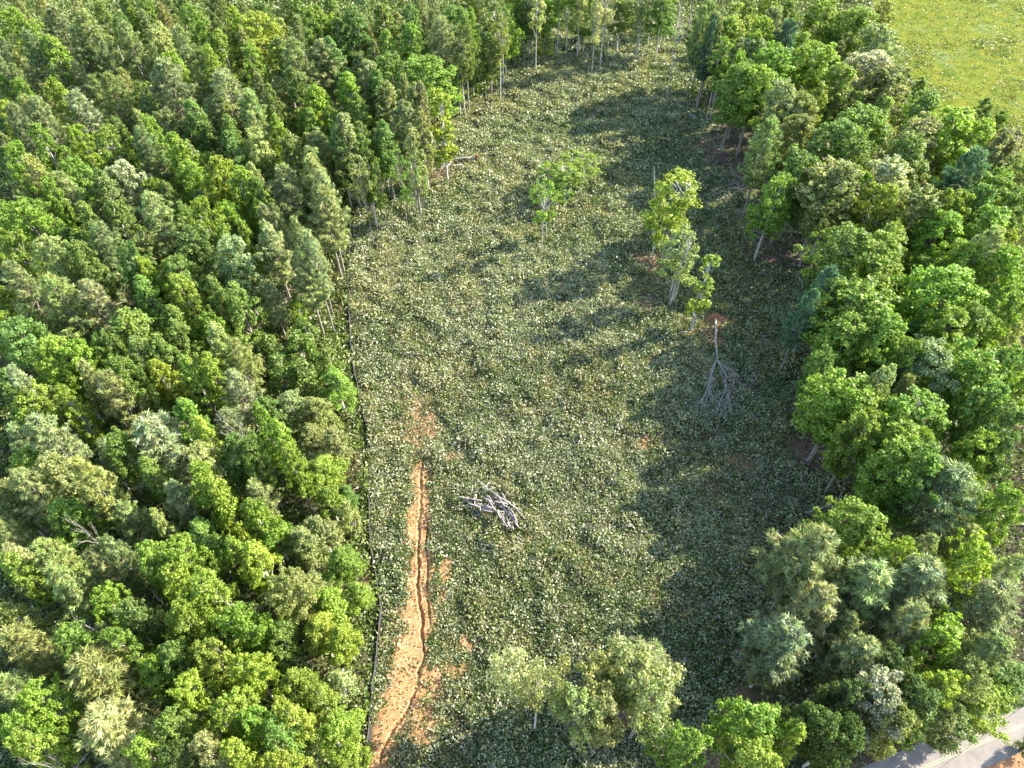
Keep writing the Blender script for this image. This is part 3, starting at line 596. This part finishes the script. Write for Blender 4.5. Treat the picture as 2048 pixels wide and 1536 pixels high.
# ---------------------------------------------------------------- labels for the trees: each told by look and place
def word(n): return ['zeroth','first','second','third','fourth','fifth','sixth','seventh','eighth','ninth','tenth','eleventh','twelfth'][n]
CARD = ['zero','one','two','three','four','five','six','seven','eight','nine','ten','eleven','twelve']
KW = {'B': 'round crowned tree', 'C': 'tapering leafy tree', 'P': 'tall pine', 'Q': 'feathery pine', 'M': 'many stemmed tree', 'T': 'high crowned tree', 'V': 'leaf wrapped tree', 'L': 'thin open tree', 'W': 'airy crowned tree', 'S': 'young bushy tree', 'D': 'bare dead tree'}
cells = {}
for T in TREES:
    pu, pv = proj(T['x'], T['y'], T['h']*.85); T['pu'], T['pv'] = pu, pv
    row = ['top','upper','upper middle','lower middle','lower','bottom'][int(max(0, min(5, pv//256)))]
    if T['x'] < -5 and pu < 1000: c_ = 'far left' if pu < 230 else ('left' if pu < 460 else 'inner left'); wd = 'wood'
    elif pu > 1360: c_ = 'inner right' if pu < 1600 else ('right' if pu < 1830 else 'far right'); wd = 'wood'
    else: c_ = 'centre'; wd = 'picture'
    T['group'] = {'far left': 'trees of the left wood', 'left': 'trees of the left wood', 'inner left': 'trees of the left wood', 'centre': 'trees at the ends of the clearing'}.get(c_, 'trees of the right wood')
    cells.setdefault((row, c_, KW[T['kind']], CW[T['col']], wd), []).append(T)
for (row, c_, kw, cw, wd), L in cells.items():
    L = [t for t in L if not t['label']]; L.sort(key=lambda t: t['pu']); n = len(L)
    for i, T in enumerate(L):
        place = f'{row} {c_} {"woods" if wd == "wood" else "ground"}'
        if kw == 'bare dead tree': desc = kw
        else: desc = f'{cw} {kw}'
        if n == 1: T['label'] = f'{desc} in the {place}'
        elif n == 2: T['label'] = f'{["left", "right"][i]} one of two {desc}s, {place}'
        elif n <= 12:
            T['label'] = f'{("leftmost" if i == 0 else "rightmost" if i == n-1 else word(i+1)+" from left")} of {CARD[n]} {desc}s, {place}'
        else: T['label'] = f'{desc} in the {place}'
for T in TREES:
    T['o']['label'] = T['label']; T['o']['category'] = KN[T['kind']][1]; T['o']['group'] = T['group']

# ---------------------------------------------------------------- silt fence
fx = Vector(FENCE[0][:2]); fr = thing('silt_fence', 'low black fabric silt fence on wooden posts along the left edge of the clearing', 'fence', FENCE[0])
V = []; Fc = []; pts = []
for i in range(len(FENCE)-1):
    a = Vector(FENCE[i][:2]); b = Vector(FENCE[i+1][:2]); n = max(1, int((b-a).length/1.3))
    pts += [a.lerp(b, k/n) for k in range(n)]
pts.append(Vector(FENCE[-1][:2])); o0 = Vector(FENCE[0])
rf = random.Random(4); since = 9
for i, p in enumerate(pts):
    z = float(zground(p.x, p.y)); q = Vector((p.x+rf.uniform(-.09,.09), p.y, z)) - o0
    for dx, dz in ((-.04, -.05), (.03, .80+rf.uniform(-.15,.06)), (.10, .76), (.30, .0)): V.append((q.x+dx, q.y, q.z+dz))
    if i:
        for k in range(4): a = (i-1)*4; k2 = (k+1) % 4; Fc.append((a+k, a+k2, a+4+k2, a+4+k))
    if i % 2 == 0:
        tb = Tubes(); tb.add([q+Vector((-.05, 0, -.2)), q+Vector((-.05+rf.uniform(-.05,.05), 0, .95))], .045, 4); tb.build('post', M_POST, fr)
link_mesh('fabric', V, Fc, M_FAB, fr)
# pale lath along the top edge
tb = Tubes(); tb.add([Vector((V[i*4+1][0]+.02, V[i*4+1][1], V[i*4+1][2]+.02)) for i in range(len(pts))], .014, 4); tb.build('top_cord', M_POST, fr)

# ---------------------------------------------------------------- fallen trees
def fallen(root_px, fork_px, name_label, forks, r0, seed, up=.9, plate=True, twig=3):
    """a thrown tree: trunk from the root plate to the fork, then limbs given as pixel polylines"""
    rnd = random.Random(seed); o = Vector(G(*root_px)); T = thing('fallen_tree', name_label, 'fallen tree', o[:])
    tb = Tubes(); f = Vector(G(*fork_px)); f.z = up
    tb.add([p-o for p in bow(o+Vector((0,0,.6)), f, 6, .1, .012, rnd)], list(np.linspace(r0, r0*.55, 7)), 8)
    tb.build('trunk', M_DEAD, T); tb = Tubes()
    def br(p, d, L, r, dep):
        q = p + d*L; q.z = max(q.z, .15); m = p.lerp(q, .5)+Vector((rnd.uniform(-1,1), rnd.uniform(-1,1), rnd.uniform(-.3,.5)))*L*.08
        tb.add([p-o, m-o, q-o], [r, r*.8, r*.5], 4)
        if dep:
            for k in range(3): br(m if k == 2 else q, (d+Vector((rnd.uniform(-1,1), rnd.uniform(-1,1), rnd.uniform(-.4,.6)))*.6).normalized(), L*.65, r*.55, dep-1)
    for pl in forks:
        P_ = [f] + [Vector(G(*p)) + Vector((0, 0, rnd.uniform(.8, 2.2))) for p in pl]; n = len(P_)
        tb.add([p-o for p in P_], list(np.linspace(r0*.5, .07, n)), 6)
        for i in range(1, n):
            d = (P_[i]-P_[i-1]).normalized()
            for k in range(2): br(P_[i], (d+Vector((rnd.uniform(-1,1), rnd.uniform(-1,1), rnd.uniform(-.2,.6)))*.7).normalized(), rnd.uniform(1.0, 2.2), .065, twig-1)
    tb.build('branches', M_DEAD, T)
    if plate:
        tb = Tubes(); ax = (o-f); ax.z = 0; ax.normalize()
        for k in range(34):
            a = rnd.uniform(0, 6.28); s = Vector((-ax.y, ax.x, 0))*math.cos(a)+Vector((0,0,1))*math.sin(a); L = rnd.uniform(.5, 1.5)
            c = Vector((0,0,.7)); e = c + s*L + ax*rnd.uniform(0, .5); e.z = max(e.z, -.1)
            tb.add([c, c.lerp(e, .5)+ax*.15, e], [.22, .12, .04], 5)
        tb.build('root_plate', M_ROOT, T)
    return T
fallen((1430,640), (1431,725), 'uprooted bare tree lying down the slope with red root plate in right clearing',
       [[(1420,745),(1416,770),(1411,790),(1402,808)], [(1437,748),(1446,765),(1448,785),(1454,805),(1458,825)], [(1419,760),(1418,790),(1424,806)], [(1440,742),(1452,750),(1458,754)], [(1444,760),(1448,790),(1438,808),(1434,822)], [(1446,775),(1452,800),(1446,826)]], .26, 3)
fallen((952,318), (905,325), 'whitened uprooted tree lying with spread limbs at the upper left edge of the clearing',
       [[(880,327),(855,337),(838,352),(828,370)], [(890,324),(862,325),(835,332),(815,338)], [(880,328),(860,340),(845,358),(835,374)], [(900,334),(888,348),(878,362)], [(870,332),(848,345),(833,360)], [(925,335),(912,344),(900,346)]], .25, 8)
fallen((1394,243), (1348,207), 'long thin pale pole of a fallen tree across the upper right clearing', [[(1325,188),(1304,172)]], .17, 12, up=.8, plate=False, twig=1)
fallen((1545,372), (1500,378), 'grey thrown tree at the right wood edge above the lone bright green tree',
       [[(1480,380),(1462,392)], [(1482,366),(1470,362)], [(1485,388),(1460,402)]], .22, 15, plate=False)
fallen((1610,1030+0), (1650,1020), 'thin dead branchy tree lying in shade at the right clearing edge', [[(1668,1012),(1685,1016)], [(1668,1024),(1678,1030)]], .12, 18, plate=False, twig=2)

# ---------------------------------------------------------------- logs: brush pile and loose ones
def log(u1, v1, u2, v2, r, z1, z2, label, group, mat=M_LOG, bend=.03, name='log'):
    a = Vector(G(u1, v1, z1)); b = Vector(G(u2, v2, z2)); a.z += float(zground(a.x, a.y)); b.z += float(zground(b.x, b.y)); o = (a+b)/2
    tb = Tubes(); tb.add([p-o for p in bow(a, b, 4, 0, bend, random)], [r*1.1, r, r*.95, r*.85, r*.7], 8)
    if (b-a).length > 2.5:
        m = a.lerp(b, .6); d = (b-a).normalized(); s = Vector((-d.y, d.x, .5)).normalized()
        tb.add([m-o, m-o+s*random.uniform(.3,.7)], [r*.5, r*.25], 5)
    l = tb.build(name, mat); l.location = o; return tag(l, label, 'log', group)
GP = 'logs heaped in the brush pile'
def cu(x, y): return (850+x*.127, 930+y*.127)      # close survey of the pile
PILE = [(510,490,770,545),(560,640,740,660),(610,570,740,580),(740,310,735,440),(780,620,810,450),(770,480,780,630),(860,620,870,740),(800,600,1100,690),(830,620,1250,730),(950,630,1080,680),(970,480,1090,610),(930,520,1050,560),
        (1020,390,1300,620),(1060,420,1440,680),(1100,440,1500,700),(1440,680,1580,840),(1080,670,1300,970),(1130,720,1190,830),(1200,750,1260,870),(1250,700,1340,980),(1290,660,1480,990),(1310,650,1460,900),(1330,780,1480,980),(1000,480,1070,600),
        (1080,570,1260,590),(1100,620,1290,600),(1150,500,1260,640),(1180,560,1330,700),(1230,650,1420,860),(1270,780,1360,990),(1390,560,1400,690),(900,660,1080,720),(890,700,1060,735),(930,390,1010,260),(960,400,1110,350),(820,220,930,310),
        (1240,560,1390,640),(1150,690,1240,900),(1090,500,1200,560),(700,530,900,560),(720,640,900,600),(1230,920,1240,1010),(1370,930,1390,1010),(1300,900,1330,960),(1210,440,1260,520),(750,440,830,400),(1340,680,1400,760),(1170,640,1260,700),
        (680,600,860,660),(1010,560,1100,700)]
PILE2 = []
rp = random.Random(77)
def olabel(i, n, desc, where): return f'{word(i+1) if i < 12 else ""} '.strip()
info = []
for i, (a, b, c, d) in enumerate(PILE):
    (u1, v1), (u2, v2) = cu(a, b), cu(c, d); hgt = .7+1.3*math.exp(-(((a+c)/2-1130)**2+((b+d)/2-640)**2)/250000)
    info.append([u1, v1, u2, v2, hgt*rp.uniform(.5,1.1), (u1+u2)/2, (v1+v2)/2, math.hypot(a-c, b-d)])
info.sort(key=lambda q: q[5])
bands = {}
for q in info:
    L = 'long' if q[7] > 330 else ('short' if q[7] < 150 else 'medium length'); row = 'upper' if q[6] < 1002 else ('middle' if q[6] < 1018 else 'lower')
    bands.setdefault((L, row), []).append(q)
for (L, row), qs in bands.items():
    n = len(qs)
    for i, q in enumerate(qs):
        pre = '' if n == 1 else ('leftmost of the ' if i == 0 else 'rightmost of the ' if i == n-1 else f'{word(i+1) if i < 12 else "later"} from left of the ')
        lb = f'{pre}{L} grey log{"s" if n > 1 else ""} in the {row} brush pile'
        log(q[0], q[1], q[2], q[3], rp.uniform(.09, .17), q[4]*rp.uniform(.6,1), q[4], lb, GP)
for (a, b, c, d, lb) in [(870,1240,1130,1310,'upper of two parallel grey logs lying below the brush pile'),(880,1330,1080,1360,'lower of two parallel grey logs lying below the brush pile'),(1060,1440,1180,1340,'slanting grey log pointing at the upright pole below the brush pile'),
        (1228,1300,1230,1530,'straight pale pole lying upright in the picture below the brush pile'),(1350,1180,1530,1245,'longer of the loose grey logs right below the brush pile'),(1440,1130,1530,1180,'shorter loose grey log above its longer neighbour, right below the pile'),
        (660,1120,700,1180,'short pale log left below the brush pile'),(1090,985,1200,1040,'small bent pale log just under the brush pile'),(780,790,880,770,'thick sawn pale log end in front of the brush pile'),
        (1240,1290,1245,1180,'short grey stub at the top of the upright pole below the pile')]:
    (u1, v1), (u2, v2) = cu(a, b), cu(c, d); log(u1, v1, u2, v2, .2 if 'sawn' in lb else .11, .25, .25, lb, 'loose logs around the brush pile')
# the thrown stems at the right wood edge
for i, (a, b, c, d, lb) in enumerate([(1455,352,1535,340,'topmost pale stem of the windfall at the right wood edge'),(1460,362,1538,348,'second pale stem from the top of the right edge windfall'),(1470,380,1532,352,'middle pale stem of the right edge windfall'),
        (1450,372,1520,362,'low grey stem of the right edge windfall, its left end in shade'),(1490,372,1540,362,'short grey stem at the right end of the windfall'),(1440,385,1500,366,'lowest long stem of the right edge windfall'),(1530,320,1560,290,'broken stem leaning up from the right edge windfall'),
        (1320,676,1376,662,'pale log lying left from the foot of the leaf wrapped tree')]):
    log(a, b, c, d, .14, .4, .8, lb, 'fallen stems at the right wood edge')
for i, (a, b, c, d, z1, z2, lb) in enumerate([(545,612,575,585,.2,2.5,'left stem of the broken stems by the left wood hollow'),(556,600,612,618,1.2,.3,'long low stem across the left wood hollow'),(560,585,570,622,2,.2,'upright broken stem in the left wood hollow'),
        (575,590,610,608,1.5,.4,'right stem of the broken stems by the left wood hollow'),(728,945,742,952,.6,.6,'short pale stick crossing the silt fence'),(715,948,738,944,.6,.7,'thin pale stick left of the silt fence'),
        (505,1305,528,1345,4,.3,'pale mossy broken trunk showing in a gap of the lower left wood'),(670,1474,688,1505,3,.3,'pale broken trunk beside the fence at the bottom of the left wood'),(685,1340,698,1366,3,.3,'pale broken trunk beside the fence in the lower left wood'),
        (230,930,262,985,3,.5,'long thin fallen trunk in the shady gap of the lower left wood'),(125,870,180,930,6,2,'long pale leaning trunk in the lower far left wood')]):
    log(a, b, c, d, .2 if 'broken trunk' in lb else .12, z1, z2, lb, 'broken stems in the left wood')

# ---------------------------------------------------------------- overhead wire across the road
P0 = Vector(G(2300, 1225, 8)); P1 = Vector(G(1500, 1822, 8)); o = (P0+P1)/2
tb = Tubes(); tb.add([p-o for p in bow(P0, P1, 16, -1.0, 0)], .022, 5)
wv = tb.build('overhead_wire', M_WIRE); wv.location = o; tag(wv, 'thin black overhead wire crossing above the road in the lower right corner', 'wire')
